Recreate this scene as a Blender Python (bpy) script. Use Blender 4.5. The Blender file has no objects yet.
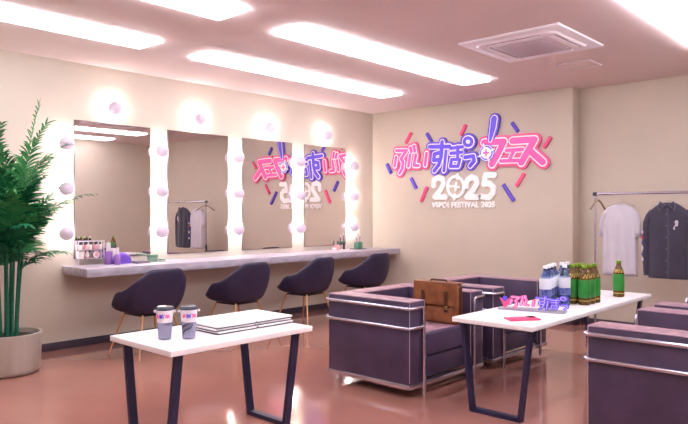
import bpy, bmesh, math, random
from mathutils import Vector, Matrix
random.seed(7)
C = bpy.context.scene.collection
PI = math.pi
V = Vector

# ------------------------------------------------------------------ materials
def lin(c):
    return tuple(((x/255)/12.92 if x/255 <= .04045 else ((x/255+.055)/1.055)**2.4) for x in c)

def mat(name, rgb, rough=.5, metal=0., var=.06, scale=8., bump=0., bscale=60., spec=.5, coat=0., trans=0., ior=1.45,
        emit=None, estr=0., sheen=0., alpha=1., rgb2=None, stretch=(1, 1, 1)):
    m = bpy.data.materials.new(name); m.use_nodes = True
    nt = m.node_tree; b = nt.nodes['Principled BSDF']
    c = lin(rgb)
    tc = nt.nodes.new('ShaderNodeTexCoord'); mp = nt.nodes.new('ShaderNodeMapping')
    mp.inputs['Scale'].default_value = stretch
    nt.links.new(tc.outputs['Object'], mp.inputs[0])
    n = nt.nodes.new('ShaderNodeTexNoise'); n.inputs['Scale'].default_value = scale; n.inputs['Detail'].default_value = 4
    nt.links.new(mp.outputs[0], n.inputs['Vector'])
    r = nt.nodes.new('ShaderNodeValToRGB')
    c2 = lin(rgb2) if rgb2 else tuple(x*(1-var) for x in c)
    r.color_ramp.elements[0].position = .35; r.color_ramp.elements[1].position = .65
    r.color_ramp.elements[0].color = (*c2, 1)
    r.color_ramp.elements[1].color = (*(c if rgb2 else tuple(min(1, x*(1+var)) for x in c)), 1)
    nt.links.new(n.outputs['Fac'], r.inputs[0]); nt.links.new(r.outputs[0], b.inputs['Base Color'])
    b.inputs['Roughness'].default_value = rough; b.inputs['Metallic'].default_value = metal
    b.inputs['Specular IOR Level'].default_value = spec; b.inputs['IOR'].default_value = ior
    b.inputs['Coat Weight'].default_value = coat; b.inputs['Coat Roughness'].default_value = .08
    b.inputs['Transmission Weight'].default_value = trans
    b.inputs['Sheen Weight'].default_value = sheen
    b.inputs['Alpha'].default_value = alpha
    if emit:
        b.inputs['Emission Color'].default_value = (*lin(emit), 1); b.inputs['Emission Strength'].default_value = estr
    if bump:
        n2 = nt.nodes.new('ShaderNodeTexNoise'); n2.inputs['Scale'].default_value = bscale; n2.inputs['Detail'].default_value = 5
        nt.links.new(mp.outputs[0], n2.inputs['Vector'])
        bp = nt.nodes.new('ShaderNodeBump'); bp.inputs['Strength'].default_value = bump; bp.inputs['Distance'].default_value = .01
        nt.links.new(n2.outputs['Fac'], bp.inputs['Height']); nt.links.new(bp.outputs[0], b.inputs['Normal'])
    return m

def emitter(name, rgb, s):
    m = bpy.data.materials.new(name); m.use_nodes = True; nt = m.node_tree
    b = nt.nodes['Principled BSDF']; b.inputs['Base Color'].default_value = (.8, .8, .8, 1)
    b.inputs['Emission Color'].default_value = (*rgb, 1); b.inputs['Emission Strength'].default_value = s
    return m

PANEL_E = 2.3
SIDE_E = 12.0
BULB_E = 44.0
M = {
 'wall': mat('wall_paint', (199, 188, 176), .75, var=.02, scale=2.5, bump=.08, bscale=120),
 'ceiling': mat('ceiling_paint', (220, 203, 204), .8, var=.02, scale=1.5),
 'floor': mat('polished_floor', (170, 117, 107), .09, var=.06, scale=1.2, coat=.35, spec=.7),
 'skirting': mat('skirting', (62, 52, 66), .5),
 'mirror': mat('mirror_glass', (238, 232, 230), .0, 1., var=0.),
 'mirror_edge': mat('mirror_edge', (110, 100, 104), .35, .6),
 'counter': mat('counter_stone', (176, 168, 184), .35, var=.14, scale=14, stretch=(2, .5, 2), bump=.04),
 'panel': emitter('light_diffuser', (.95, .96, 1), PANEL_E),
 'added_side_glow': emitter('added_side_emitter', (.97, .96, 1), SIDE_E),  # added glowing sides that wash the ceiling and upper walls with light
 'white_metal': mat('white_metal', (232, 224, 232), .4),
 'ac': mat('ac_plastic', (240, 234, 244), .45, var=.02),
 'ac_dark': mat('ac_grille', (205, 194, 206), .6, var=.03, scale=40),
 'slot': mat('ac_slot', (110, 98, 118), .6),
 'globe': emitter('bulb_globe', (1, .92, .86), BULB_E),
 'bulbcap': mat('bulb_frosted_crown', (190, 173, 192), .3, emit=(240, 222, 240), estr=.05, var=0),
 'bulbbase': mat('bulb_base', (196, 184, 196), .3, .5),
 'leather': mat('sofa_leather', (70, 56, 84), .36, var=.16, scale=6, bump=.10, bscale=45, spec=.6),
 'worn_lit': mat('worn_lit_leather', (178, 138, 150), .38, rgb2=(130, 98, 118), scale=18, bump=.18, bscale=50, spec=.7),  # wear, plus lighter pink that paints ceiling light onto the top faces
 'edge_highlight': mat('leather_edge_highlight', (176, 148, 164), .4, var=.1, scale=30),  # pale tubes that paint highlights along the arm edges
 'chrome': mat('brushed_chrome', (206, 204, 222), .22, 1., var=.04),
 'shell': mat('chair_upholstery', (40, 32, 62), .5, var=.12, scale=9, sheen=.0, bump=.05, bscale=200),
 'gold': mat('brass_leg', (206, 158, 118), .35, .7, var=.05),
 'tabletop': mat('white_laminate', (244, 240, 246), .3, var=.01),
 'tableleg': mat('navy_steel', (46, 44, 78), .35, .2, var=.06),
 'bag': mat('bag_leather', (148, 90, 56), .42, rgb2=(116, 68, 42), scale=12, bump=.2, bscale=90),
 'bagdark': mat('bag_strap', (74, 42, 28), .42, var=.15, scale=20),
 'brass': mat('buckle_brass', (190, 160, 100), .3, .9),
 'pink': mat('sign_pink', (255, 96, 184), .4, var=.02),
 'pinkback': mat('sign_pink_backing', (236, 92, 150), .4, var=.02),
 'purple': mat('sign_violet', (104, 84, 238), .4, var=.02),
 'purpleback': mat('sign_violet_backing', (104, 82, 214), .4, var=.02),
 'pinklight': mat('pale_pink', (255, 196, 226), .3, var=0),
 'purplelight': mat('pale_violet', (196, 180, 255), .3, var=0),
 'signwhite': mat('sign_white', (255, 252, 255), .4, var=.0),
 'confpink': mat('confetti_pink', (232, 84, 134), .45, var=.04),
 'confpurple': mat('confetti_violet', (92, 72, 196), .45, var=.04),
 'pot': mat('pot_glaze', (176, 168, 160), .3, .25, var=.08, scale=5, stretch=(3, 3, .4)),
 'soil': mat('soil', (58, 46, 42), .9, var=.3, scale=40, bump=.5),
 'stem': mat('palm_stem', (18, 92, 72), .45, var=.2, scale=12, stretch=(1, 1, 6)),
 'leaf': mat('palm_leaf', (30, 124, 76), .45, rgb2=(14, 88, 64), scale=7, spec=.4),
 'leaf2': mat('palm_leaf_light', (84, 158, 92), .45, rgb2=(30, 112, 70), scale=7, spec=.4),
 'amber': mat('amber_plastic', (128, 92, 30), .12, rgb2=(70, 44, 14), scale=90, trans=.25),
 'greenlabel': mat('green_label', (40, 130, 50), .35, var=.08, scale=20),
 'greencap': mat('green_cap', (124, 158, 44), .4),
 'goldband': mat('gold_band', (176, 150, 80), .35, .4),
 'clear': mat('clear_plastic', (140, 160, 205), .03, var=0, trans=1., ior=1.33),
 'waterlabel': mat('water_label', (226, 228, 240), .4, var=.03),
 'navylabel': mat('navy_label', (44, 50, 116), .3, rgb2=(120, 130, 190), scale=45),
 'whitecap': mat('white_cap', (242, 242, 250), .4),
 'phone': mat('phone_case', (232, 60, 112), .3, var=.02),
 'black': mat('black_glass', (26, 22, 34), .15),
 'paper': mat('booklet_paper', (250, 247, 250), .7, var=.01),
 'papercover': mat('booklet_cover', (70, 62, 78), .5),
 'tray': mat('grey_tray', (160, 154, 172), .35, var=.04),
 'lilac': mat('lilac_plastic', (142, 98, 170), .3, var=.05),
 'silvercap': mat('silver_cap', (214, 206, 220), .35, .2),
 'violet': mat('violet_pouch', (112, 74, 188), .5, var=.08, scale=25),
 'violettrim': mat('violet_trim', (176, 146, 232), .4),
 'jade': mat('jade_jar', (138, 172, 150), .35),
 'jadelid': mat('jade_lid', (112, 146, 128), .35),
 'cream': mat('cream_plastic', (236, 222, 222), .4),
 'rose': mat('rose_plastic', (222, 160, 170), .4),
 'darkgrey': mat('dark_plastic', (64, 56, 66), .4),
 'greycompact': mat('compact_grey', (128, 116, 130), .35),
 'green': mat('green_box', (88, 140, 118), .4),
 'acrylic': mat('acrylic_stand', (226, 214, 222), .15, var=.02, trans=.4),
 'cuptop': mat('cup_white_sleeve', (238, 232, 242), .3, var=.02),
 'cupbody': mat('smoked_plastic', (158, 158, 186), .08, var=.1, trans=.75, ior=1.15),
 'cuplid': mat('smoked_lid', (84, 94, 116), .12, var=.05, trans=.2),
 'tshirt': mat('white_cotton', (196, 189, 202), .85, var=.05, scale=5, sheen=.2),
 'shirt': mat('charcoal_cloth', (56, 50, 70), .8, var=.1, sheen=.3),
 'shirttrim': mat('shirt_piping', (116, 108, 132), .7),
 'patchred': mat('red_patch', (188, 60, 92), .6),
 'patchwhite': mat('white_patch', (214, 208, 226), .6),
 'patchblue': mat('blue_patch', (72, 76, 160), .6),
 'hanger': mat('hanger_wire', (190, 180, 176), .35, .5),
 'wood': mat('hanger_wood', (158, 132, 116), .5, var=.15),
 'rackdark': mat('rack_joint', (54, 50, 66), .4),
}

# ------------------------------------------------------------------ mesh building
class MB:
    def __init__(s): s.bm = bmesh.new()
    def box(s, c, d, bev=0., rot=None, seg=2):
        r = bmesh.ops.create_cube(s.bm, size=1.)
        vs = r['verts']
        bmesh.ops.scale(s.bm, vec=d, verts=vs)
        if bev > 0:
            es = list({e for v in vs for e in v.link_edges})
            rb = bmesh.ops.bevel(s.bm, geom=es, offset=min(bev, min(d)*.49), segments=seg, affect='EDGES', profile=.5)
            vs = list({v for f in rb['faces'] for v in f.verts} | {v for v in vs if v.is_valid})
        if rot is not None: bmesh.ops.rotate(s.bm, cent=(0, 0, 0), matrix=rot, verts=vs)
        bmesh.ops.translate(s.bm, vec=c, verts=vs)
        return s
    def rings(s, rs, closed=True, cap0=True, cap1=True, loop=False):
        vv = [[s.bm.verts.new(p) for p in r] for r in rs]
        n = len(rs[0])
        m = len(vv)
        for i in range(m if loop else m-1):
            a, b = vv[i], vv[(i+1) % m]
            for j in range(n if closed else n-1):
                k = (j+1) % n
                try: s.bm.faces.new((a[j], a[k], b[k], b[j]))
                except ValueError: pass
        if not loop:
            if cap0 and closed: s.bm.faces.new(list(reversed(vv[0])))
            if cap1 and closed: s.bm.faces.new(vv[-1])
        return s
    def lathe(s, prof, c=(0, 0, 0), seg=24, axis='z'):
        rs = []
        for r, h in prof:
            r = max(r, 1e-4)
            ring = []
            for i in range(seg):
                a = 2*PI*i/seg; x, y = r*math.cos(a), r*math.sin(a)
                p = (x, y, h) if axis == 'z' else ((h, x, y) if axis == 'x' else (y, h, x))
                ring.append((p[0]+c[0], p[1]+c[1], p[2]+c[2]))
            rs.append(ring)
        return s.rings(rs)
    def tube(s, pts, r, seg=8, r1=None, loop=False):
        pts = [V(p) for p in pts]; rs = []; n = len(pts)
        up = None
        for i, p in enumerate(pts):
            a = pts[(i-1) % n] if (loop or i > 0) else p
            b = pts[(i+1) % n] if (loop or i < n-1) else p
            t = (b-a).normalized()
            if up is None:
                up = V((0, 0, 1)) if abs(t.z) < .9 else V((1, 0, 0))
            x = t.cross(up)
            if x.length < 1e-5: x = t.orthogonal()
            x.normalize(); y = x.cross(t).normalized(); up = y
            rr = r if r1 is None else r+(r1-r)*i/max(1, n-1)
            rs.append([tuple(p+(x*math.cos(2*PI*k/seg)+y*math.sin(2*PI*k/seg))*rr) for k in range(seg)])
        return s.rings(rs, loop=loop)
    def prism(s, poly, f0, f1):
        a = [s.bm.verts.new(f0(*p)) for p in poly]; b = [s.bm.verts.new(f1(*p)) for p in poly]
        n = len(poly)
        s.bm.faces.new(a); s.bm.faces.new(list(reversed(b)))
        for i in range(n):
            j = (i+1) % n
            s.bm.faces.new((a[j], a[i], b[i], b[j]))
        return s
    def build(s, name, m, parent=None, sharp=38, normals=True):
        if normals: bmesh.ops.recalc_face_normals(s.bm, faces=s.bm.faces)
        me = bpy.data.meshes.new(name); s.bm.to_mesh(me); s.bm.free()
        for p in me.polygons: p.use_smooth = True
        me.set_sharp_from_angle(angle=math.radians(sharp))
        if m: me.materials.append(m)
        o = bpy.data.objects.new(name, me); C.objects.link(o)
        if parent: o.parent = parent
        return o

def fillet(pts, r=.03, n=5):
    pts = [V(p) for p in pts]; out = [pts[0]]
    for i in range(1, len(pts)-1):
        a, b, c = pts[i-1], pts[i], pts[i+1]
        u = (a-b); w = (c-b); rr = min(r, u.length*.45, w.length*.45)
        p0 = b+u.normalized()*rr; p1 = b+w.normalized()*rr
        for k in range(n+1):
            t = k/n; out.append(p0*(1-t)**2+b*2*t*(1-t)+p1*t*t)
    out.append(pts[-1]); return out

def tag(o, label=None, cat=None, group=None, kind=None):
    if label: o['label'] = label
    if cat: o['category'] = cat
    if group: o['group'] = group
    if kind: o['kind'] = kind
    return o
def thing(name, label, cat, loc=(0, 0, 0), rz=0., group=None):
    o = bpy.data.objects.new(name, None); C.objects.link(o)
    o.location = loc; o.rotation_euler = (0, 0, rz); o.empty_display_size = .1
    return tag(o, label, cat, group)
def dup(root, loc, rz=None, label=None):
    def cp(o, par):
        c = o.copy(); C.objects.link(c); c.parent = par
        for ch in list(o.children): cp(ch, c)
        return c
    kids = list(root.children)
    r = root.copy(); C.objects.link(r)
    for ch in kids: cp(ch, r)
    r.location = loc
    if rz is not None: r.rotation_euler = (0, 0, rz)
    if label: r['label'] = label
    return r
def struct(name, mb, m):
    return tag(mb.build(name, m), kind='structure')

# ------------------------------------------------------------------ the room
H = 2.7; W = 6.35; YN = -8.2; REC = .187
struct('floor', MB().box((W/2, (YN+REC)/2, -.05), (W+.4, REC-YN+.4, .1)), M['floor'])
struct('ceiling', MB().box((W/2, (YN+REC)/2, H+.05), (W+.4, REC-YN+.4, .1)), M['ceiling'])
struct('wall_left', MB().box((-.05, (YN+REC)/2, H/2), (.1, REC-YN, H)), M['wall'])
struct('wall_right', MB().box((W+.05, (YN+REC)/2, H/2), (.1, REC-YN, H)), M['wall'])
struct('wall_front', MB().box((W/2, YN-.05, H/2), (W+.2, .1, H)), M['wall'])
struct('wall_back', MB().box((2.965/2, .12, H/2), (2.965, .24, H), bev=.006), M['wall'])
struct('wall_recess', MB().box(((2.965+W)/2, REC+.05, H/2), (W-2.965, .1, H)), M['wall'])
BB = .075
struct('baseboard_left', MB().box((.006, (YN)/2, BB/2), (.012, -YN, BB), .003), M['skirting'])
struct('baseboard_back', MB().box((2.97/2+.006, -.006, BB/2), (2.965-.012, .012, BB), .003), M['skirting'])
struct('baseboard_step', MB().box((2.971, REC/2-.006, BB/2), (.012, REC, BB), .003), M['skirting'])
struct('baseboard_recess', MB().box(((2.98+W)/2, REC-.006, BB/2), (W-2.98, .012, BB), .003), M['skirting'])
struct('baseboard_right', MB().box((W-.006, YN/2, BB/2), (.012, -YN, BB), .003), M['skirting'])

# ceiling lights
lights = [
 ((.98, 1.30), (-6.98, -4.25), 'long white ceiling light over the mirrors, the nearer one, cut by the left photo edge'),
 ((.98, 1.30), (-3.73, -1.0), 'long white ceiling light over the mirrors, the farther one, ending near the corner'),
 ((2.155, 2.485), (-6.98, -4.29), 'ceiling light at the top edge of the photo, nearer one of the middle row'),
 ((2.155, 2.485), (-3.76, -1.0), 'long white ceiling light between the mirror row and the air conditioner'),
 ((4.48, 4.81), (-3.73, -1.0), 'bright ceiling light in the upper right corner of the photo, right of the air conditioner'),
 ((4.48, 4.81), (-6.98, -4.25), 'ceiling light overhead behind the viewpoint in the right row'),
 ((5.65, 5.98), (-3.73, -1.0), 'added ceiling light out of view near the right wall, to brighten the mirrors'),  # added row, out of view, brightens the right wall and mirror images
 ((5.65, 5.98), (-6.98, -4.25), 'added ceiling light out of view above the viewpoint, to brighten the room')]
for (x0, x1), (y0, y1), lb in lights:
    cx, cy = (x0+x1)/2, (y0+y1)/2; w, l = x1-x0, y1-y0
    t = thing('ceiling_light', lb, 'ceiling light', (cx, cy, H), 0, 'long ceiling light panels')
    MB().box((0, 0, -.002), (w, l, .004)).build('mounting_plate', M['white_metal'], t)
    MB().box((0, 0, -.0215), (w-.004, l-.004, .003)).build('diffuser', M['panel'], t)
    f = MB()
    for sx in (-1, 1): f.box((sx*(w/2-.004), 0, -.012), (.006, l-.002, .0155))
    for sy in (-1, 1): f.box((0, sy*(l/2-.004), -.012), (w-.016, .006, .0155))
    f.build('added_glow_strip', M['added_side_glow'], t)

# air conditioner cassette
t = thing('air_conditioner', 'square white ceiling air conditioner cassette with a central grille', 'air conditioner', (3.495, -2.065, H))
MB().box((0, 0, -.010), (.88, .88, .02), .006).build('panel', M['ac'], t)
b = MB()
def octo(h, c): return [(h-c, -h), (h, -h+c), (h, h-c), (h-c, h), (-h+c, h), (-h, h-c), (-h, -h+c), (-h+c, -h)]
b.prism(octo(.36, .07), lambda x, y: (x, y, -.018), lambda x, y: (x*.96, y*.96, -.036))
b.build('raised_body', M['ac'], t)
g = MB().box((0, 0, -.040), (.44, .44, .008), .003)
for k in range(12): g.box((0, -.2+k*.0364, -.046), (.42, .010, .006))
g.build('intake_grille', M['ac_dark'], t)
for k in range(4):
    a = k*PI/2; R = Matrix.Rotation(a, 3, 'Z')
    s_ = MB().box((.285, 0, -.038), (.06, .46, .006), .002, None)
    bmesh.ops.rotate(s_.bm, cent=(0, 0, 0), matrix=R, verts=s_.bm.verts)
    lo = s_.build('louver', M['ac'], t)
    q = MB()
    for sx in (-.036, .036): q.box((.285+sx, 0, -.0365), (.006, .48, .004))
    bmesh.ops.rotate(q.bm, cent=(0, 0, 0), matrix=R, verts=q.bm.verts)
    q.build('slot', M['slot'], lo)
t = thing('ceiling_hatch', 'small square access hatch with a white rim beside the air conditioner', 'hatch', (3.475, -1.04, H))
f = MB()
for s1 in (-1, 1):
    f.box((s1*.155, 0, -.005), (.012, .30, .01)); f.box((0, s1*.144, -.005), (.298, .012, .01))
f.build('rim', M['white_metal'], t)
MB().box((0, 0, -.002), (.296, .276, .003)).build('hatch_panel', M['ceiling'], t)

# ------------------------------------------------------------------ mirrors, bulbs, counter
ZB, ZT = .836, 2.155
ms = [(-4.378, -3.572, 'leftmost wall mirror, a tall one with violet bottles in front of its lower edge'),
      (-3.371, -2.58, 'second wall mirror from the left, showing the clothes rack'),
      (-2.374, -1.579, 'third wall mirror from the left, showing the right half of the mirrored sign'),
      (-1.37, -.585, 'rightmost wall mirror, nearest the room corner')]
for y0, y1, lb in ms:
    t = thing('vanity_mirror', lb, 'mirror', (0, (y0+y1)/2, ZB), 0, 'tall frameless mirrors above the counter')
    w = y1-y0; h = ZT-ZB
    MB().box((.006, 0, h/2), (.012, w, h), .002).build('backing', M['mirror_edge'], t)
    MB().box((.0145, 0, h/2), (.005, w-.010, h-.010)).build('mirror_glass', M['mirror'], t)

def hemi(r, a0, a1, n=8, cx=0.):
    return [(r*math.sin(a0+(a1-a0)*i/n), cx+r*math.cos(a0+(a1-a0)*i/n)) for i in range(n+1)]
def make_bulb(label, y, z):
    t = thing('vanity_bulb', label, 'light bulb', (0, y, z), 0, 'round vanity bulbs around the mirrors')
    MB().lathe([(.036, 0), (.038, .006), (.030, .014), (.020, .018), (.020, .030)], seg=20, axis='x').build('socket', M['bulbbase'], t)
    MB().lathe(hemi(.066, PI*.93, PI*.70, 6, .088), seg=24, axis='x').build('globe', M['globe'], t)
    MB().lathe(hemi(.0665, PI*.70, .001, 14, .088), seg=24, axis='x').build('frosted_crown', M['bulbcap'], t)
    return t
top = [(-4.005, 'round bulb on the wall above the leftmost mirror'), (-3.015, 'round bulb on the wall above the second mirror from the left'),
       (-2.013, 'round bulb on the wall above the third mirror from the left'), (-1.02, 'round bulb on the wall above the rightmost mirror')]
cols = [(-4.485, 'left of the leftmost mirror, by the palm'), (-3.486, 'between the first and second mirrors'), (-2.49, 'between the second and third mirrors'),
        (-1.509, 'between the third and fourth mirrors'), (-.496, 'right of the rightmost mirror')]
b0 = make_bulb(top[0][1], top[0][0], 2.297)
for y, lb in top[1:]: dup(b0, (0, y, 2.297), None, lb)
for y, lb in cols:
    for z, nm in ((1.915, 'top'), (1.498, 'middle'), (1.08, 'lowest')):
        dup(b0, (0, y, z), None, nm+' round bulb in the column '+lb)

tag(MB().box((.2475, -4.487/2, .739), (.495, 4.487, .077), .004).build('vanity_counter', M['counter']),
    'long pale stone counter shelf along the left wall below the mirrors', 'counter')
ZC = .7775

def simple_lathe_thing(name, label, cat, loc, parts, group=None, rz=0, seg=20):
    t = thing(name, label, cat, loc, rz, group)
    for pn, prof, m in parts: MB().lathe(prof, seg=seg).build(pn, M[m], t)
    return t
simple_lathe_thing('pump_bottle', 'taller violet bottle with a silver cap on the counter by the leftmost mirror', 'bottle', (.13, -4.095, ZC),
   [('body', [(.034, 0), (.036, .005), (.036, .112), (.030, .124), (.018, .128)], 'lilac'),
    ('cap', [(.021, .1285), (.022, .13), (.020, .205), (.014, .209)], 'silvercap')], 'violet bottles on the counter')
simple_lathe_thing('pump_bottle', 'shorter violet bottle with a silver cap beside the rounded pouch', 'bottle', (.235, -4.06, ZC),
   [('body', [(.026, 0), (.028, .004), (.028, .086), (.022, .097), (.014, .101)], 'lilac'),
    ('cap', [(.0155, .1015), (.017, .103), (.015, .160), (.010, .164)], 'silvercap')], 'violet bottles on the counter')
# pouch : dome outline extruded
t = thing('cosmetic_pouch', 'rounded violet cosmetic pouch lying behind the two violet bottles', 'pouch', (.14, -3.965, ZC), 0)
def dome(w, h, n=14): return [(-w/2, 0), (w/2, 0)] + [(w/2*math.cos(PI*i/n)*(1 if i else 1), h*.25+h*.75*math.sin(PI*i/n)) for i in range(0, n+1)]
dm = dome(.19, .105)
b = MB()
rs = []
for k in range(7):
    u = -1+2*k/6; sc = math.sqrt(max(0.05, 1-.75*u*u)); sc = .72+.28*sc
    rs.append([(u*.045, p[0]*sc, max(.0, p[1]*sc)) for p in dm])
b.rings(rs); b.build('pouch_body', M['violet'], t)
MB().tube([(0, p[0]*1.0, p[1]) for p in dm[2:]], .005).build('zipper', M['violettrim'], t)
t = thing('compact_case', 'flat grey compact case lying on the counter behind the first chair', 'compact', (.22, -3.80, ZC), .1)
MB().box((0, 0, .006), (.10, .15, .012), .004).build('case_base', M['greycompact'], t)
MB().box((0, 0, .0175), (.10, .15, .010), .004).build('case_lid', M['greycompact'], t)
simple_lathe_thing('cream_jar', 'wide green jar with a darker lid on the counter', 'jar', (.13, -3.62, ZC),
   [('body', [(.048, 0), (.052, .006), (.052, .044)], 'jade'), ('lid', [(.055, .0445), (.056, .047), (.056, .068), (.052, .072)], 'jadelid')])
simple_lathe_thing('cream_jar', 'small low pale green jar right of the wide green jar', 'jar', (.24, -3.575, ZC),
   [('body', [(.032, 0), (.035, .004), (.035, .018)], 'cream'), ('lid', [(.036, .0185), (.037, .02), (.037, .032), (.034, .035)], 'jade')])
# cosmetics rack and its contents, built solid in place of a mirror reflection
t = thing('reflected_rack', 'white two-tier cosmetics rack added for the reflection in the leftmost mirror', 'rack', (.055, -4.24, ZC))
b = MB()
for sy in (-.125, .125):
    for sx in (-.025, .025): b.box((sx, sy, .115), (.006, .006, .23))
b.build('post', M['silvercap'], t)
MB().box((0, 0, .058), (.06, .26, .006), .001).build('lower_shelf', M['acrylic'], t)
MB().box((0, 0, .142), (.06, .26, .006), .001).build('upper_shelf', M['acrylic'], t)
MB().tube([(.027, -.125, .225), (.027, .125, .225)], .003).build('rail', M['silvercap'], t)
for k in range(5):
    y = -4.34+.05*k
    lb = ['leftmost', 'second', 'middle', 'fourth', 'rightmost'][k]+' small pink bottle on the top tier of the cosmetics rack'
    simple_lathe_thing('nail_polish_bottle', lb, 'bottle', (.055, y, ZC+.1455),
       [('body', [(.014, 0), (.016, .003), (.016, .040), (.009, .046)], 'rose' if k % 2 else 'cream'),
        ('cap', [(.010, .0465), (.010, .068), (.007, .071)], 'darkgrey')], 'small bottles on the cosmetics rack', seg=12)
tag(MB().box((.055, -4.335, ZC+.0615+.034), (.045, .05, .068), .003).build('cosmetic_box', M['cream']), 'small white box on the lower tier of the cosmetics rack', 'box')
simple_lathe_thing('lotion_tube', 'small white tube on the lower tier, right of the white box', 'tube', (.055, -4.27, ZC+.0615),
   [('cap', [(.014, 0), (.014, .016)], 'rose'), ('body', [(.016, .0165), (.017, .03), (.012, .068), (.004, .070)], 'cream')], seg=14)
t = thing('powder_palette', 'round white powder palette leaning on the lower tier of the rack', 'palette', (.055, -4.18, ZC+.0615+.034))
MB().lathe([(.030, -.006), (.034, -.004), (.034, .004), (.030, .006)], seg=20, axis='x').build('case', M['cream'], t)
MB().lathe([(.020, .0061), (.020, .0085)], seg=20, axis='x').build('powder', M['rose'], t)
simple_lathe_thing('reflected_bottle', 'slim pale pink bottle with a black dropper cap behind the pouch, added for a mirror reflection', 'bottle', (.045, -3.975, ZC),  # solid bottle in place of one that shows only as a reflection
   [('body', [(.024, 0), (.026, .004), (.026, .135), (.014, .148)], 'cream'), ('cap', [(.016, .1485), (.016, .166), (.006, .170), (.008, .19), (.004, .198)], 'darkgrey')])
# far items
t = thing('pink_mug', 'small pink mug at the far end of the counter below the rightmost mirror', 'mug', (.10, -.86, ZC), .6)
MB().lathe([(.030, 0), (.034, .004), (.036, .07), (.033, .07), (.031, .008), (.0, .008)], seg=20).build('body', M['rose'], t)
MB().tube([(.034, 0, .058), (.055, 0, .054), (.06, 0, .035), (.052, 0, .018), (.034, 0, .014)], .005).build('handle', M['rose'], t)
simple_lathe_thing('small_pot', 'tiny white cosmetic pot left of the pink mug', 'jar', (.15, -.955, ZC),
   [('body', [(.022, 0), (.025, .003), (.025, .022)], 'cream'), ('lid', [(.026, .0225), (.026, .034), (.023, .036)], 'paper')])
simple_lathe_thing('thin_bottle', 'short thin dark bottle right of the pink mug', 'bottle', (.05, -.79, ZC),
   [('body', [(.013, 0), (.014, .003), (.014, .075), (.006, .085)], 'darkgrey'), ('cap', [(.007, .0855), (.007, .115), (.005, .117)], 'rackdark')], 'thin dark bottles')
simple_lathe_thing('thin_bottle', 'tall thin dark bottle between the mug and the green holder', 'bottle', (.05, -.66, ZC),
   [('body', [(.014, 0), (.015, .003), (.015, .09), (.006, .10)], 'darkgrey'), ('cap', [(.007, .1005), (.007, .145), (.005, .147)], 'rackdark')], 'thin dark bottles')
t = thing('cosmetics_tray', 'dark flat tray under the green holder at the far end of the counter', 'tray', (.17, -.50, ZC))
MB().box((0, 0, .004), (.14, .20, .008), .003).build('tray_base', M['darkgrey'], t)
t = thing('brush_holder', 'green box holder with two upright brushes on the dark tray', 'holder', (.17, -.50, ZC+.0085))
MB().box((0, 0, .045), (.07, .10, .09), .006).build('box', M['green'], t)
for sy, hh in ((-.028, .15), (.03, .17)):
    br = MB().tube([(0, sy, .0905), (0, sy*1.1, hh)], .006).build('brush_handle', M['lilac'], t)
    MB().lathe([(.006, 0), (.011, .012), (.010, .03), (.002, .038)], (0, sy*1.1, hh), 12).build('bristles', M['cream'], br)

# ------------------------------------------------------------------ chairs at the counter
def make_chair(label):
    t = thing('shell_chair', label, 'chair', (0, 0, 0), 0, 'dark shell armchairs at the counter')
    nt, ntheta = 14, 48
    b = MB(); rs = []
    for i in range(nt+1):
        tt = i/nt; ring = []
        for j in range(ntheta):
            th = 2*PI*j/ntheta; a = abs((th+PI) % (2*PI)-PI)/PI*180   # 0 at back
            if a < 28: h = .785
            elif a < 95: u = (a-28)/67; h = .785-(.785-.585)*(math.sin(u*PI/2)**1.0)
            elif a < 125: u = (a-95)/30; h = .585-.115*(.5-.5*math.cos(u*PI))
            else: h = .47-.02*math.sin((a-125)/55*PI)
            cx, sy = math.cos(th), math.sin(th)
            k = (abs(cx)**2.6+abs(sy)**2.6)**(-1/2.6)
            Rx, Ry = .285*k, .305*k
            if tt < .45:
                u = tt/.45; f = .74*u; z = .372+.018*u*u
            else:
                u = (tt-.45)/.55; f = .74+.26*math.sin(min(1, u*1.15)*PI/2)**.9; z = .39+(h-.39)*u**1.25
                if a < 60: f += .05*u*u
            ring.append((cx*Rx*f, sy*Ry*f, z))
        rs.append(ring)
    b.rings(rs, cap0=False, cap1=False)
    bmesh.ops.remove_doubles(b.bm, verts=b.bm.verts, dist=.0005)
    sh = b.build('shell', M['shell'], t, sharp=80)
    md = sh.modifiers.new('thick', 'SOLIDIFY'); md.thickness = .032; md.offset = -1
    md2 = sh.modifiers.new('sub', 'SUBSURF'); md2.levels = 1; md2.render_levels = 1
    cu = MB().lathe([(.17, .425), (.20, .435), (.205, .452), (.18, .464), (.0, .468)], seg=28)
    cu.build('seat_cushion', M['shell'], t)
    for sx in (-1, 1):
        for sy in (-1, 1):
            MB().tube([(sx*.14, sy*.15, .375), (sx*.245, sy*.255, .0)], .011, 10, .007).build('leg', M['gold'], t)
    MB().box((0, 0, .366), (.30, .32, .012), .004).build('leg_bracket', M['rackdark'], t)
    return t
ch = make_chair('dark shell armchair below the leftmost mirror, behind the two tumblers')
ch.location = (.75, -4.03, 0); ch.rotation_euler = (0, 0, .05)
for y, rz, lb in ((-3.03, .08, 'dark shell armchair below the second mirror, behind the stacked booklets'),
                  (-2.07, .12, 'dark shell armchair below the third mirror, its brass legs in clear view'),
                  (-1.07, .02, 'dark shell armchair nearest the room corner, partly behind the sofa')):
    dup(ch, (.76, y, 0), rz, lb)

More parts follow.
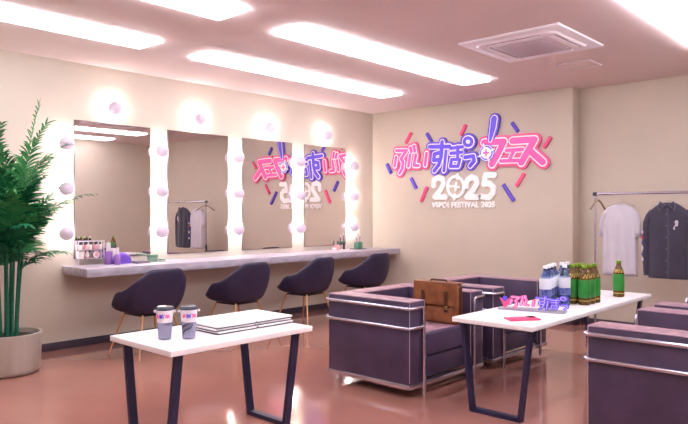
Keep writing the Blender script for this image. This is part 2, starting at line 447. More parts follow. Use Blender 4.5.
# ------------------------------------------------------------------ sofas (front faces +x, origin at rear floor centre)
SW, SD, SH, AT = .95, .765, .665, .175
def make_sofa(label, group):
    t = thing('leather_armchair', label, 'armchair', (0, 0, 0), 0, group)
    zb = .10
    for s in (-1, 1):
        a = MB().box((SD/2, s*(SW/2-AT/2), (zb+SH-.006)/2), (SD, AT, SH-.006-zb), .006)
        ar = a.build('arm', M['leather'], t)
        MB().box((SD/2, s*(SW/2-AT/2), SH-.003), (SD-.008, AT-.008, .006), .002).build('arm_top', M['worn_lit'], ar)
        pp = MB(); ya, yb = s*(SW/2-.002), s*(SW/2-AT+.002)
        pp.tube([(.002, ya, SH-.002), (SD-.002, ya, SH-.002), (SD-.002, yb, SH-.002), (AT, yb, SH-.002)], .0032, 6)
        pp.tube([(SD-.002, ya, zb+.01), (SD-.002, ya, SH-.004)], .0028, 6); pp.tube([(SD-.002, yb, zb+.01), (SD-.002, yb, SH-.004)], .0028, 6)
        pp.build('pale_edging', M['edge_highlight'], ar)
    bk = MB().box((AT/2, 0, (zb+SH-.006)/2), (AT, SW-2*AT-.004, SH-.006-zb), .006).build('back', M['leather'], t)
    MB().box((AT/2, 0, SH-.003), (AT-.008, SW-2*AT+.004, .006), .002).build('back_top', M['worn_lit'], bk)
    MB().box(((SD+AT)/2-.015, 0, .335), (SD-AT-.03, SW-2*AT-.012, .17), .022, None, 3).build('seat_cushion', M['leather'], t)
    MB().box(((SD+AT)/2-.015, 0, .4205), (SD-AT-.07, SW-2*AT-.05, .006), .0025).build('seat_top', M['worn_lit'], t)
    MB().box(((SD+AT)/2-.02, 0, .175), (SD-AT-.04, SW-2*AT-.010, .148), .010).build('base_cushion', M['leather'], t)
    # chrome frame
    g = .014; xo, yo = SD+g, SW/2+g; yi = SW/2-AT+.03
    c = MB()
    for z in (.62, .485):
        path = [(xo, yi, z), (xo, yo, z), (-g, yo, z), (-g, -yo, z), (xo, -yo, z), (xo, -yi, z)]
        if z > .6: path = [(xo, yi, 0)]+path+[(xo, -yi, 0)]
        c.tube(fillet(path, .03), .0125, 10)
    for s in (-1, 1): c.tube([(-g, s*yi, 0), (-g, s*yi, .62)], .0115, 10)
    c.build('chrome_frame', M['chrome'], t)
    r = MB()
    for s in (-1, 1):
        r.box((SD/2, s*(SW/2-.008), .0825), (SD+.012, .03, .035), .004)
        r.box((SD/2+s*(SD/2-.008), 0, .0825), (.03, SW-.046, .035), .004)
    r.build('base_rail', M['chrome'], t)
    return t
s1 = make_sofa('dark leather armchair with a chrome frame holding the brown satchel', 'boxy dark leather armchairs with chrome frames')
s1.location = (2.615, -3.135, 0)
dup(s1, (2.615, -2.02, 0), 0, 'dark leather armchair beyond the satchel armchair, against the sign wall side')
dup(s1, (5.39, -3.195, 0), PI, 'dark leather armchair largest in the lower right corner of the photo')
dup(s1, (5.39, -2.09, 0), PI, 'dark leather armchair on the right, behind the largest one and under the dark shirt')

# satchel
t = thing('leather_satchel', 'brown leather satchel with a flap and two buckled straps standing on the armchair seat', 'bag', (3.155, -2.925, .4245), .04)
b = MB(); rs = []
for z, w, d in ((0, .355, .105), (.01, .37, .115), (.15, .375, .115), (.27, .372, .100), (.30, .365, .085), (.308, .35, .06)):
    n = 24; ring = []
    for i in range(n):
        a = 2*PI*i/n; cx, sy = math.cos(a), math.sin(a); k = (abs(cx)**8+abs(sy)**8)**(-1/8)
        ring.append((cx*k*w/2, sy*k*d/2, z))
    rs.append(ring)
b.rings(rs); b.build('body', M['bag'], t, sharp=50)
fl = [(-.196, .312), (.196, .312), (.196, .165), (.180, .142), (-.180, .142), (-.196, .165)]
b = MB().prism(fl, lambda x, z: (x, -.060-.008*(z < .3), z), lambda x, z: (x, -.066-.008*(z < .3), z))
b.box((0, -.012, .312), (.392, .112, .008), .003)
fp = b.build('flap', M['bag'], t)
for sx in (-.105, .105):
    st = MB().box((sx, -.078, .17), (.028, .006, .16), .002).build('strap', M['bagdark'], t)
    MB().box((sx, -.084, .125), (.034, .006, .026), .002).build('buckle', M['brass'], st)
MB().box((0, -.066, .07), (.30, .014, .11), .006).build('front_pocket', M['bag'], t)
MB().tube(fillet([(-.075, -.01, .316), (-.065, -.01, .328), (.065, -.01, .328), (.075, -.01, .316)], .02), .008, 8).build('handle', M['bagdark'], t)
for sx in (-1, 1):
    MB().box((sx*.189, 0, .15), (.006, .04, .27), .002).build('side_strap', M['bagdark'], t)

# ------------------------------------------------------------------ tables
def table(label, x0, x1, y0, y1, frames, top=.6, th=.030, wt=.25, wb=.165):
    cx, cy = (x0+x1)/2, (y0+y1)/2
    t = thing('coffee_table', label, 'table', (cx, cy, 0), 0, 'white coffee tables with dark trapezoid legs')
    MB().box((0, 0, top-th/2), (x1-x0, y1-y0, th), .003).build('tabletop', M['tabletop'], t)
    for fy in frames:
        f = MB(); y = fy-cy; zt = top-th-.012; bw, bd = .024, .045
        L = V((-wt, y, zt)); Lb = V((-wb, y, .0125))
        for s in (-1, 1):
            # slanted flat bar
            a0, a1 = s*wt, s*wb
            f.rings([[(a1-bw/2, y-bd/2, .0), (a1+bw/2, y-bd/2, .0), (a1+bw/2, y+bd/2, .0), (a1-bw/2, y+bd/2, .0)],
                     [(a0-bw/2, y-bd/2, zt), (a0+bw/2, y-bd/2, zt), (a0+bw/2, y+bd/2, zt), (a0-bw/2, y+bd/2, zt)]])
        f.box((0, y, .013), (2*wb, bd, .025)); f.box((0, y, top-th-.0065), (2*wt+.03, bd, .013))
        f.build('leg_frame', M['tableleg'], t)
    return t
T1 = table('smaller white coffee table in front carrying tumblers and booklets', 2.68, 3.285, -5.405, -4.44, (-5.33, -4.53))
T2 = table('long white coffee table carrying the bottles and the pink phone', 3.705, 4.265, -3.59, -1.46, (-3.52, -1.60), wt=.235, wb=.165)
ZTt = .6005

# tumblers
def lathe_pt(r, a, z): return (r*math.cos(a), r*math.sin(a), z)
G={"bu":[[[0.459,2.048],[0.433,1.924]],[[0.465,2.137],[0.64,2.126],[0.545,2.021],[0.58,1.975],[0.567,1.881],[0.521,1.821]],[[0.704,2.063],[0.673,1.912]],[[0.709,2.162],[0.725,2.106]],[[0.766,2.18],[0.781,2.109]]],"i":[[[0.798,2.058],[0.766,1.915],[0.841,1.911]],[[0.974,2.068],[0.951,1.913]]],"su":[[[1.026,2.152],[1.339,2.134]],[[1.224,2.201],[1.207,2.006],[1.171,1.903],[1.099,1.829]],[[1.194,2.066],[1.104,2.049],[1.093,1.967],[1.189,1.974]]],"po":[[[1.286,2.078],[1.251,1.822]],[[1.356,2.11],[1.536,2.117]],[[1.361,2.044],[1.524,2.048]],[[1.464,2.122],[1.464,1.959]],[[1.464,1.959],[1.373,1.964],[1.352,1.876],[1.468,1.871],[1.497,1.957],[1.464,1.959]],[[1.676,2.171],[1.668,2.147],[1.648,2.13],[1.619,2.126],[1.591,2.134],[1.57,2.154],[1.563,2.179],[1.57,2.203],[1.591,2.219],[1.619,2.224],[1.648,2.215],[1.668,2.196],[1.676,2.171]]],"tsu":[[[1.574,1.98],[1.694,1.989],[1.707,1.926],[1.648,1.868]]],"bang":[[[1.992,2.43],[1.976,2.327],[1.95,2.221],[1.937,2.164]]],"fu":[[[1.847,2.148],[2.121,2.14],[2.053,2.014],[1.956,1.872]]],"e":[[[2.159,2.028],[2.364,2.029]],[[2.253,2.022],[2.197,1.911]],[[2.082,1.905],[2.318,1.899]]],"su2":[[[2.236,2.14],[2.52,2.135],[2.449,2.021],[2.353,1.873]],[[2.455,2.014],[2.623,1.864]]],"n2":[[[1.081,1.635],[1.086,1.704],[1.147,1.74],[1.221,1.719],[1.241,1.657],[1.188,1.57],[1.098,1.483],[1.27,1.48]]],"n2b":[[[1.581,1.621],[1.596,1.686],[1.66,1.726],[1.728,1.701],[1.738,1.642],[1.683,1.559],[1.592,1.475],[1.758,1.472]]],"n5":[[[1.984,1.74],[1.861,1.742],[1.839,1.629],[1.912,1.639],[1.967,1.59],[1.963,1.52],[1.905,1.463],[1.802,1.478]]],"ring":[[[1.547,1.608],[1.538,1.559],[1.512,1.517],[1.472,1.489],[1.426,1.48],[1.379,1.491],[1.338,1.52],[1.311,1.564],[1.302,1.615],[1.311,1.665],[1.338,1.708],[1.379,1.735],[1.426,1.743],[1.472,1.731],[1.512,1.701],[1.538,1.658],[1.547,1.608]]],"ticks":[[[1.456,1.769],[1.446,1.711]],[[1.41,1.507],[1.399,1.448]],[[1.299,1.626],[1.353,1.616]],[[1.541,1.6],[1.596,1.591]]],"star":[[[1.432,1.658],[1.421,1.565]],[[1.374,1.618],[1.479,1.602]]]}

def strokes(mb, sts, r, d0, d1, f, seg=14, rads=None):
    """thicken polylines into solid letter strokes; f(x, z, d) places a point at depth d"""
    eps = 0.
    for st in sts:
        for i, (x, z) in enumerate(st):
            rr = rads[i] if rads else r
            e = eps; eps += 5e-5
            poly = [(x+rr*math.cos(2*PI*k/seg), z+rr*math.sin(2*PI*k/seg)) for k in range(seg)]
            mb.prism(poly, lambda a, c: f(a, c, d0+e), lambda a, c: f(a, c, d1+e))
            e = eps; eps += 5e-5
            if i < len(st)-1:
                x2, z2 = st[i+1]; dx, dz = x2-x, z2-z; l = math.hypot(dx, dz)
                if l < 1e-6: continue
                nx, nz = -dz/l, dx/l; r2 = rads[i+1] if rads else r
                n = max(1, int(l/.08)) if f is not wallf else 1
                for q in range(n):
                    u, w_ = q/n, (q+1)/n
                    ra, rb = rr+(r2-rr)*u, rr+(r2-rr)*w_
                    ax, az, bx, bz = x+dx*u, z+dz*u, x+dx*w_, z+dz*w_
                    poly = [(ax+nx*ra, az+nz*ra), (bx+nx*rb, bz+nz*rb), (bx-nx*rb, bz-nz*rb), (ax-nx*ra, az-nz*ra)]
                    e = eps; eps += 5e-5
                    mb.prism(poly, lambda a, c: f(a, c, d0+e), lambda a, c: f(a, c, d1+e))
def wallf(x, z, d): return (x, -d, z)

def make_tumbler(label):
    t = thing('tumbler', label, 'cup', (0, 0, 0), 0, 'two lidded tumblers on the small table')
    MB().lathe([(.029, 0), (.031, .004), (.0355, .088), (.0345, .090), (.0, .090)], seg=28).build('lower_body', M['cupbody'], t)
    MB().lathe([(.0362, .0905), (.0365, .092), (.0408, .150), (.0408, .155), (.0, .155)], seg=28).build('printed_sleeve', M['cuptop'], t)
    l = MB().lathe([(.0415, .1555), (.0435, .158), (.0435, .164), (.040, .168), (.039, .174), (.030, .176), (.0, .175)], seg=28)
    l.build('lid', M['cuplid'], t)
    for s in (-1, 1):
        MB().box((s*.031, s*.031, .148), (.018, .018, .014), .005).build('lid_clip', M['cuptop'], t)
    t.scale = (1.1, 1.1, 1.)
    for keys, m in ((('bu', 'i'), 'pink'), (('su', 'po', 'tsu'), 'purple'), (('fu', 'e', 'su2'), 'pink')):
        b = MB()
        f = lambda x, z, d: lathe_pt(.0385+(.1+ (z-2)*.035-.092)*.07+d, -.86+(x-1.5)*.72, .126+(z-2.0)*.045)
        def f(x, z, d):
            zz = .124+(z-2.0)*.055
            return lathe_pt(.0365+(zz-.092)*.074+d, -.86+(x-1.5)*.80, zz)
        for k in keys: strokes(b, G[k], .042 if m == 'pink' else .034, .0, .0012, f, 6)
        b.build('logo_print', M[m], t)
    return t
c1 = make_tumbler('lidded tumbler with a colourful logo sleeve, left one of two on the table')
c1.location = (2.99, -5.255, ZTt)
dup(c1, (3.065, -5.155, ZTt), .35, 'lidded tumbler with a colourful logo sleeve, nearer the booklets')

# booklets
bl = ['lowest', 'middle', 'topmost']
for s, (cy, nm) in enumerate(((-4.862, 'stack beside the tumblers'), (-4.576, 'stack at the far table end'))):
    for k in range(3):
        ox = [.004, -.006, .0][k]; oy = [.003, -.004, 0][k]
        t = thing('booklet', bl[k]+' white booklet with a dark back cover in the '+nm, 'booklet', (2.935+ox, cy+oy, ZTt+k*.0155), [.015, -.02, 0][k], 'white booklets on the small table')
        MB().box((0, 0, .0025), (.345, .276, .005), .001).build('back_cover', M['papercover'], t)
        MB().box((0, 0, .0103), (.342, .274, .0098), .002).build('pages', M['paper'], t)

# ------------------------------------------------------------------ things on the long table
def make_tea(label):
    t = thing('tea_bottle', label, 'bottle', (0, 0, 0), 0, 'green tea bottles on the long table')
    MB().lathe([(.034, 0), (.039, .006), (.039, .016), (.037, .020), (.039, .024), (.039, .036), (.0375, .04), (.0385, .045), (.0385, .165), (.0385, .175), (.036, .190), (.026, .215), (.016, .238), (.014, .248), (.014, .252)], seg=24).build('body', M['amber'], t)
    MB().lathe([(.0390, .050), (.0396, .051), (.0396, .172), (.0390, .173)], seg=24).build('label', M['greenlabel'], t)
    MB().lathe([(.0393, .026), (.0397, .027), (.0397, .033), (.0393, .034)], seg=24).build('gold_band', M['goldband'], t)
    MB().lathe([(.0165, .2522), (.0175, .254), (.0175, .272), (.015, .275)], seg=20).build('cap', M['greencap'], t)
    b = MB()
    for k in range(5):
        a = -PI/2-.75+k*.55; 
        for q, (z0, z1, r0, r1) in enumerate(((.186, .198, .0374, .0335), (.200, .212, .033, .028))):
            aa = a+q*.25
            b.rings([[lathe_pt(r0, aa-.16, z0), lathe_pt(r0+.002, aa, z0-.003), lathe_pt(r0, aa+.16, z0)], [lathe_pt(r1, aa+.02, z1), lathe_pt(r1+.002, aa+.1, z1), lathe_pt(r1, aa+.18, z1)]])
    b.build('leaf_emblem', M['goldband'], t)
    t.scale = (1.11, 1.11, 1.06); return t
tea = make_tea('single green tea bottle standing apart at the far table end')
tea.location = (4.13, -1.83, ZTt)
rown = ['front', 'second', 'rear']
for c, (x, y, cn) in enumerate(((4.015, -2.46, 'left column'), (4.112, -2.465, 'right column'))):
    for k in range(3):
        dup(tea, (x+.002*k, y+.088*k, ZTt), .4*k+c, rown[k]+' green tea bottle in the '+cn+' of the cluster')
def make_water(label):
    t = thing('water_bottle', label, 'bottle', (0, 0, 0), 0, 'clear water bottles on the long table')
    MB().lathe([(.030, 0), (.037, .006), (.038, .03), (.036, .04), (.038, .05), (.036, .06), (.038, .07), (.038, .18), (.036, .195), (.024, .228), (.014, .248), (.013, .262)], seg=24).build('body', M['clear'], t)
    MB().lathe([(.0385, .125), (.039, .126), (.039, .192), (.0375, .196)], seg=24).build('label', M['waterlabel'], t)
    MB().lathe([(.0385, .075), (.039, .076), (.039, .123), (.0385, .124)], seg=24).build('pattern_band', M['navylabel'], t)
    MB().lathe([(.0155, .2622), (.0165, .264), (.0165, .280), (.014, .283)], seg=20).build('cap', M['whitecap'], t)
    t.scale = (1.07, 1.07, 1.05); return t
wt_ = make_water('front clear water bottle in the left column, behind the acrylic letters')
wt_.location = (3.965, -2.79, ZTt)
wl = [(3.945, -2.70, 'second clear water bottle in the left column'), (3.925, -2.61, 'third clear water bottle in the left column'), (3.905, -2.52, 'rear clear water bottle in the left column'),
      (4.022, -2.60, 'front clear water bottle in the right column, beside the tea bottles'), (3.922, -2.42, 'second clear water bottle in the right column'), (3.925, -2.33, 'rear clear water bottle in the right column')]
for x, y, lb in wl: dup(wt_, (x, y, ZTt), random.uniform(0, 3), lb)

# phone
t = thing('smartphone', 'pink smartphone lying face down near the front table edge', 'phone', (4.093, -3.385, ZTt), math.radians(53))
MB().box((0, 0, .006), (.205, .108, .012), .005, None, 3).build('phone_case', M['phone'], t)
cm = MB().box((.070, .020, .0138), (.045, .05, .0035), .001).build('camera_bump', M['black'], t)
MB().lathe([(.012, 0), (.012, .0012)], (-.01, 0, .0122), 20).build('case_emblem', M['pinkback'], t)

# acrylic letter stand
SC = .30; ang = math.atan2(.10, .44)
t = thing('acrylic_letter_stand', 'acrylic stand of pink and violet letters on a grey plate near the phone', 'ornament', (3.975, -3.035, ZTt), ang)
MB().box((0, .035, .006), (.45, .10, .012), .004).build('plate', M['tray'], t)
def standf(x, z, d): return ((x-1.03)*SC-.0+.035, .0-d+.03, .0125+(z-1.80)*SC*.76)
for key, m1 in (('bu', 'pink'), ('i', 'pink'), ('su', 'purple'), ('po', 'purple'), ('tsu', 'purple')):
    b = MB(); strokes(b, G[key], .034, 0, .014, standf, 8); p = b.build('letter', M[m1], t)
    b = MB(); strokes(b, G[key], .011, .0146, .0155, standf, 8); b.build('letter_highlight', M['pinklight' if m1 == 'pink' else 'purplelight'], p)
b = MB()
b.prism([(-.222, .082), (-.185, .052), (-.155, .080), (-.135, .060), (-.18, .0125), (-.192, .0125)], lambda x, z: (x, .022, z), lambda x, z: (x, .036, z))
p = b.build('pink_emblem', M['pinkback'], t)
b = MB(); 
ringp = [(-.182+.016*math.cos(2*PI*k/14), .077+.016*math.sin(2*PI*k/14)) for k in range(14)]
b.prism(ringp, lambda x, z: (x, .012, z), lambda x, z: (x, .0215, z)); b.build('violet_disc', M['purple'], p)

# ------------------------------------------------------------------ wall sign
t = thing('wall_sign', 'big pink and violet Japanese lettering sign mounted on the back wall', 'sign', (0, 0, 0))
def letters(nm, key, back, face, rb, ro, rf, rads=None, lvl=0.):
    add = lambda r: [q+r for q in rads] if rads else None
    b = MB(); strokes(b, G[key], rb, .001, .030+lvl, wallf, 16, add(rb)); o = b.build(nm, M[back], t, sharp=30)
    b = MB()
    if key == 'po': strokes(b, [[(1.6195, 2.1755)]], .026, .0305+lvl, .0395+lvl, wallf)
    strokes(b, G[key], ro, .0305+lvl, .034+lvl, wallf, 16, add(ro)); o2 = b.build('white_outline', M['signwhite'], o, sharp=30)
    b = MB(); strokes(b, G[key], rf, .0345+lvl, .040+lvl, wallf, 16, add(rf)); b.build('face', M[face], o, sharp=30)
    return o
letters('letter', 'bu', 'pinkback', 'pink', .062, .036, .021)
letters('letter', 'i', 'pinkback', 'pink', .062, .036, .021, lvl=.0003)
letters('letter', 'su', 'purpleback', 'purple', .064, .040, .026, lvl=.0006)
letters('letter', 'po', 'purpleback', 'purple', .062, .036, .021, lvl=.0009)
letters('letter', 'tsu', 'purpleback', 'purple', .062, .038, .025, lvl=.0012)
letters('letter', 'fu', 'pinkback', 'pink', .082, .054, .038, lvl=.0015)
letters('letter', 'e', 'pinkback', 'pink', .068, .036, .022, lvl=.0018)
letters('letter', 'su2', 'pinkback', 'pink', .082, .054, .038, lvl=.0021)
letters('exclamation_mark', 'bang', 'purpleback', 'purple', .034, .012, .0, [.038, .035, .024, .014], lvl=.008)
# reticle dot of the exclamation mark
cx, cz = 1.888, 2.016
def disc(r, d0, d1, nm, m, par, rz=1.0):
    b = MB(); b.prism([(cx+r*math.cos(2*PI*k/32), cz+r*rz*math.sin(2*PI*k/32)) for k in range(32)], lambda a, c: (a, -d0, c), lambda a, c: (a, -d1, c)); return b.build(nm, M[m], par, sharp=30)
dk = disc(.108, .001, .046, 'reticle_disc', 'purpleback', t)
disc(.098, .0461, .050, 'white_ring', 'signwhite', dk); disc(.088, .0501, .053, 'violet_ring', 'purple', dk); disc(.072, .0531, .056, 'white_face', 'signwhite', dk)
b = MB(); strokes(b, [[(cx-.034, cz), (cx+.034, cz)], [(cx, cz-.034), (cx, cz+.034)]], .010, .0561, .058, wallf); b.build('pink_cross', M['pink'], dk)
b = MB()
for a in (.35, 1.92, 3.49, 5.06):
    strokes(b, [[(cx+.078*math.cos(a), cz+.078*math.sin(a)), (cx+.116*math.cos(a), cz+.116*math.sin(a))]], .010, .046, .057, wallf)
b.build('reticle_ticks', M['signwhite'], dk)

t = thing('year_numerals', 'white numerals 2025 with a crosshair zero mounted below the lettering sign', 'sign', (0, 0, 0))
for k in ('n2', 'n2b', 'n5'):
    b = MB(); strokes(b, G[k], .036, .001, .028, wallf, 16); b.build('numeral', M['signwhite'], t, sharp=30)
b = MB(); strokes(b, G['ring'], .020, .001, .026, wallf, 14); strokes(b, G['ticks'], .017, .001, .0265, wallf); strokes(b, G['star'], .014, .001, .026, wallf)
strokes(b, [[(1.426, 1.611), (1.4265, 1.6115)]], .026, .001, .0265, wallf)
b.build('crosshair_zero', M['signwhite'], t, sharp=30)

cu = bpy.data.curves.new('festival_text', 'FONT'); cu.body = 'VSPO! FESTIVAL 2025'; cu.size = .1; cu.extrude = .009; cu.offset = .0045; cu.space_character = 1.12; cu.align_x = 'LEFT'
tmp = bpy.data.objects.new('tmp', cu); C.objects.link(tmp); bpy.context.view_layer.update()
me = bpy.data.meshes.new_from_object(tmp.evaluated_get(bpy.context.evaluated_depsgraph_get()))
bpy.data.objects.remove(tmp)
xs = [v.co.x for v in me.vertices]; ys = [v.co.y for v in me.vertices]
x0, x1, y0, y1 = min(xs), max(xs), min(ys), max(ys)
for v in me.vertices:
    u = (v.co.x-x0)/(x1-x0); w = (v.co.y-y0)/(y1-y0)
    v.co = V((1.045+u*.945, -.010-v.co.z, 1.338+w*.078))
t = thing('festival_text_sign', 'small white raised text line under the 2025 numerals', 'sign', (0, 0, 0))
bm = bmesh.new(); bm.from_mesh(me); left = set(bm.verts); comps = []
while left:
    st = [left.pop()]; comp = set(st)
    while st:
        for e in st.pop().link_edges:
            for v in e.verts:
                if v in left: left.discard(v); comp.add(v); st.append(v)
    comps.append(comp)
comps.sort(key=lambda c: min(v.co.x for v in c)); groups = []
for c in comps:
    a0, a1 = min(v.co.x for v in c), max(v.co.x for v in c)
    if groups and a0 < groups[-1][1]-.004: groups[-1][0].append(c); groups[-1][1] = max(a1, groups[-1][1])
    else: groups.append([[c], a1])
for g_, _ in groups:
    nb = MB(); mp = {}
    vs = set().union(*g_)
    for v in vs: mp[v] = nb.bm.verts.new(v.co)
    for f in {f for v in vs for f in v.link_faces}: nb.bm.faces.new([mp[v] for v in f.verts])
    nb.build('letter', M['signwhite'], t, sharp=30)
bm.free()

conf = [((0.708, 2.372), (0.61, 2.228), 1, 'pink confetti bar at upper left of the sign'), ((0.962, 2.339), (1.047, 2.217), 0, 'violet confetti bar above the left half of the sign'),
 ((1.572, 2.4), (1.499, 2.267), 1, 'pink confetti bar above the middle of the sign'), ((2.216, 2.364), (2.3, 2.245), 0, 'violet confetti bar right of the exclamation mark'),
 ((2.715, 2.152), (2.626, 2.03), 1, 'pink confetti bar off the right end of the lettering'), ((0.276, 1.963), (0.355, 1.826), 0, 'violet confetti bar farthest left of the sign'),
 ((0.701, 1.75), (0.792, 1.601), 0, 'violet confetti bar below the first pink letter'), ((0.974, 1.62), (0.867, 1.424), 1, 'pink confetti bar just left of the white numerals'),
 ((2.38, 1.745), (2.274, 1.589), 1, 'pink confetti bar at lower right below the pink lettering'), ((2.099, 1.622), (2.243, 1.416), 0, 'violet confetti bar just right of the white numerals')]
for a, b_, pk, lb in conf:
    mx, mz = (a[0]+b_[0])/2, (a[1]+b_[1])/2; dx, dz = b_[0]-a[0], b_[1]-a[1]; L = math.hypot(dx, dz)
    o = MB().box((0, 0, 0), (L, .03, .045), .006, Matrix.Rotation(-math.atan2(dz, dx), 3, 'Y')).build('confetti_bar', M['confpink' if pk else 'confpurple'])
    o.location = (mx, -.0148, mz)
    tag(o, lb, 'wall decoration', 'confetti bars around the sign')

# ------------------------------------------------------------------ clothes rack
RY = -.48; RZ = 1.467
t = thing('clothes_rack', 'silver clothes rail on posts holding the white and dark shirts', 'clothes rack', (3.41, RY, 0))
RL = 1.55
MB().tube([(-.0, 0, RZ), (RL, 0, RZ)], .014, 12).build('rail', M['chrome'], t)
for x in (0, RL):
    p = MB().tube([(x, 0, .02), (x, 0, RZ-.015)], .012, 12).build('post', M['chrome'], t)
    MB().tube([(x, 0, .42), (x, 0, .72)], .0165, 12).build('post_sleeve', M['rackdark'], p)
    MB().box((x, 0, RZ), (.045, .036, .04), .008).build('corner_joint', M['rackdark'], t)
    MB().tube([(x, -.22, .062), (x, .22, .062)], .014, 10).build('foot', M['chrome'], t)
    for sy in (-.2, .2): MB().lathe([(.018, -.012), (.024, -.008), (.024, .008), (.018, .012)], (x, sy, .024), 16, 'x').build('caster', M['rackdark'], t)
MB().tube([(0, 0, .09), (RL, 0, .09)], .011, 10).build('lower_bar', M['chrome'], t)

def hanger(label, x, m, w=.20, rz=0., drop=.055, r=.006, z0=-.075):
    t = thing('clothes_hanger', label, 'hanger', (x, RY, RZ), rz, 'hangers on the rail')
    hk = []
    for k in range(11):
        a = math.radians(-30+k*24); hk.append((.0205*math.cos(a), 0, .0205*math.sin(a)-.0))
    hk = [(p[0], 0, p[2]) for p in hk]
    hk += [(0, 0, -.035), (0, 0, z0)]
    MB().tube(hk, .003, 6).build('hook', M['hanger'], t)
    MB().tube(fillet([(-w, 0, z0-drop), (-w*.35, 0, z0-.018), (0, 0, z0), (w*.35, 0, z0-.018), (w, 0, z0-drop)], .05), r, 8).build('shoulder_bar', M[m], t)
    return t
h = hanger('thick empty hanger hanging sideways at the left end of the rail', 3.437, 'wood', .19, math.radians(90), .095, .010, -.06)
hanger('thin wire hanger inside the white t-shirt', 3.66, 'hanger', .15, 0, .05)
hanger('thin wire hanger inside the dark shirt', 4.112, 'hanger', .15, 0, .05)

def garment(mb, secs, n=32, fold=.006, fk=7, ph=0.):
    rs = []
    for (xl, xr, z, d) in secs:
        ring = []
        for i in range(n):
            a = 2*PI*i/n; c, s = math.cos(a), math.sin(a)
            k = (abs(c)**3+abs(s)**3)**(-1/3) if True else 1
            x = (xl+xr)/2+(xr-xl)/2*c*k*.98
            y = d*s*k+fold*math.sin(fk*a+ph+z*3)*min(1, (1.33-z)*3 if z < 1.33 else 0)
            ring.append((x, y, z))
        rs.append(ring)
    mb.rings(rs, cap0=False, cap1=False)
    return mb
def sleeve(mb, pts, radx, rady, n=16):
    rs = []
    for (x, z), rx, ry in zip(pts, radx, rady):
        i = pts.index((x, z)); a = pts[max(0, i-1)]; b = pts[min(len(pts)-1, i+1)]
        tx, tz = b[0]-a[0], b[1]-a[1]; l = math.hypot(tx, tz); nx, nz = -tz/l, tx/l
        rs.append([(x+nx*rx*math.cos(2*PI*k/n), ry*math.sin(2*PI*k/n), z+nz*rx*math.cos(2*PI*k/n)) for k in range(n)])
    mb.rings(rs, cap0=True, cap1=False); return mb
# t-shirt, local x about its centre 3.665
t = thing('white_tshirt', 'plain white short-sleeved t-shirt hanging on the rail', 't-shirt', (3.66, RY, 0))
secs = [(-.055, .055, 1.352, .020), (-.085, .085, 1.345, .028), (-.125, .125, 1.325, .034), (-.158, .158, 1.295, .040), (-.168, .168, 1.25, .046), (-.168, .168, 1.20, .050), (-.166, .166, 1.10, .052),
        (-.166, .166, .95, .055), (-.168, .168, .8, .058), (-.172, .172, .68, .060), (-.170, .170, .645, .058)]
b = garment(MB(), secs, 64, .015, 9, .6)
o = b.build('torso', M['tshirt'], t, sharp=80)
md = o.modifiers.new('thick', 'SOLIDIFY'); md.thickness = .004
for s in (-1, 1):
    b = sleeve(MB(), [(s*.11, 1.300), (s*.148, 1.255), (s*.168, 1.19), (s*.174, 1.11), (s*.176, 1.03)], [.025, .033, .032, .032, .032], [.03, .042, .045, .042, .04])
    o = b.build('sleeve', M['tshirt'], t, sharp=80); md = o.modifiers.new('thick', 'SOLIDIFY'); md.thickness = .004
MB().tube([(.062*math.cos(2*PI*k/20), .022*math.sin(2*PI*k/20), 1.352+.006*math.sin(2*PI*k/20)) for k in range(20)], .007, 6, loop=True).build('collar', M['tshirt'], t)
# dark shirt
t = thing('dark_shirt', 'charcoal long-sleeved button shirt with a pointed collar and small white emblem on the chest', 'shirt', (4.112, RY, 0))
secs = [(-.055, .055, 1.372, .022), (-.08, .08, 1.362, .030), (-.12, .12, 1.335, .036), (-.165, .165, 1.300, .046), (-.180, .180, 1.25, .054), (-.176, .176, 1.16, .056),
        (-.174, .174, .95, .058), (-.178, .178, .8, .058), (-.182, .182, .665, .058), (-.180, .180, .645, .056)]
b = garment(MB(), secs, 56, .007, 8, .3)
o = b.build('torso', M['shirt'], t, sharp=80); md = o.modifiers.new('thick', 'SOLIDIFY'); md.thickness = .004
for s in (-1, 1):
    b = sleeve(MB(), [(s*.145, 1.292), (s*.172, 1.245), (s*.195, 1.18), (s*.203, 1.05), (s*.202, .9), (s*.200, .77), (s*.198, .69), (s*.198, .665)], [.026, .034, .036, .035, .034, .032, .029, .029], [.03, .04, .045, .04, .038, .035, .032, .032])
    o = b.build('sleeve', M['shirt'], t, sharp=80); md = o.modifiers.new('thick', 'SOLIDIFY'); md.thickness = .004
    MB().prism([(s*.01, 1.352), (s*.062, 1.385), (s*.080, 1.345), (s*.070, 1.290)], lambda x, z: (x, -.052+.012*(z > 1.36), z), lambda x, z: (x, -.060+.012*(z > 1.36), z)).build('collar_flap', M['shirttrim'], t)
    MB().prism([(s*.016, 1.350), (s*.060, 1.378), (s*.075, 1.345), (s*.066, 1.302)], lambda x, z: (x, -.0605+.012*(z > 1.36), z), lambda x, z: (x, -.063+.012*(z > 1.36), z)).build('collar_face', M['shirt'], t)
MB().box((0, -.0625, .985), (.026, .006, .66), .002).build('placket', M['shirt'], t)
MB().box((.0155, -.0635, .985), (.003, .003, .66)).build('pale_edging', M['shirttrim'], t)
for k in range(6): MB().lathe([(.006, -.0675), (.006, -.0655)], (0, 0, 1.26-k*.11), 12, 'y').build('button', M['shirttrim'], t)
b = MB()
strokes(b, [[(.075, 1.185), (.088, 1.20), (.100, 1.19), (.095, 1.165), (.080, 1.155), (.068, 1.135)], [(.088, 1.20), (.082, 1.172), (.096, 1.15)], [(.062, 1.128), (.072, 1.118)]], .0045, .058, .0635, wallf, 8)
b.build('chest_emblem', M['patchwhite'], t)
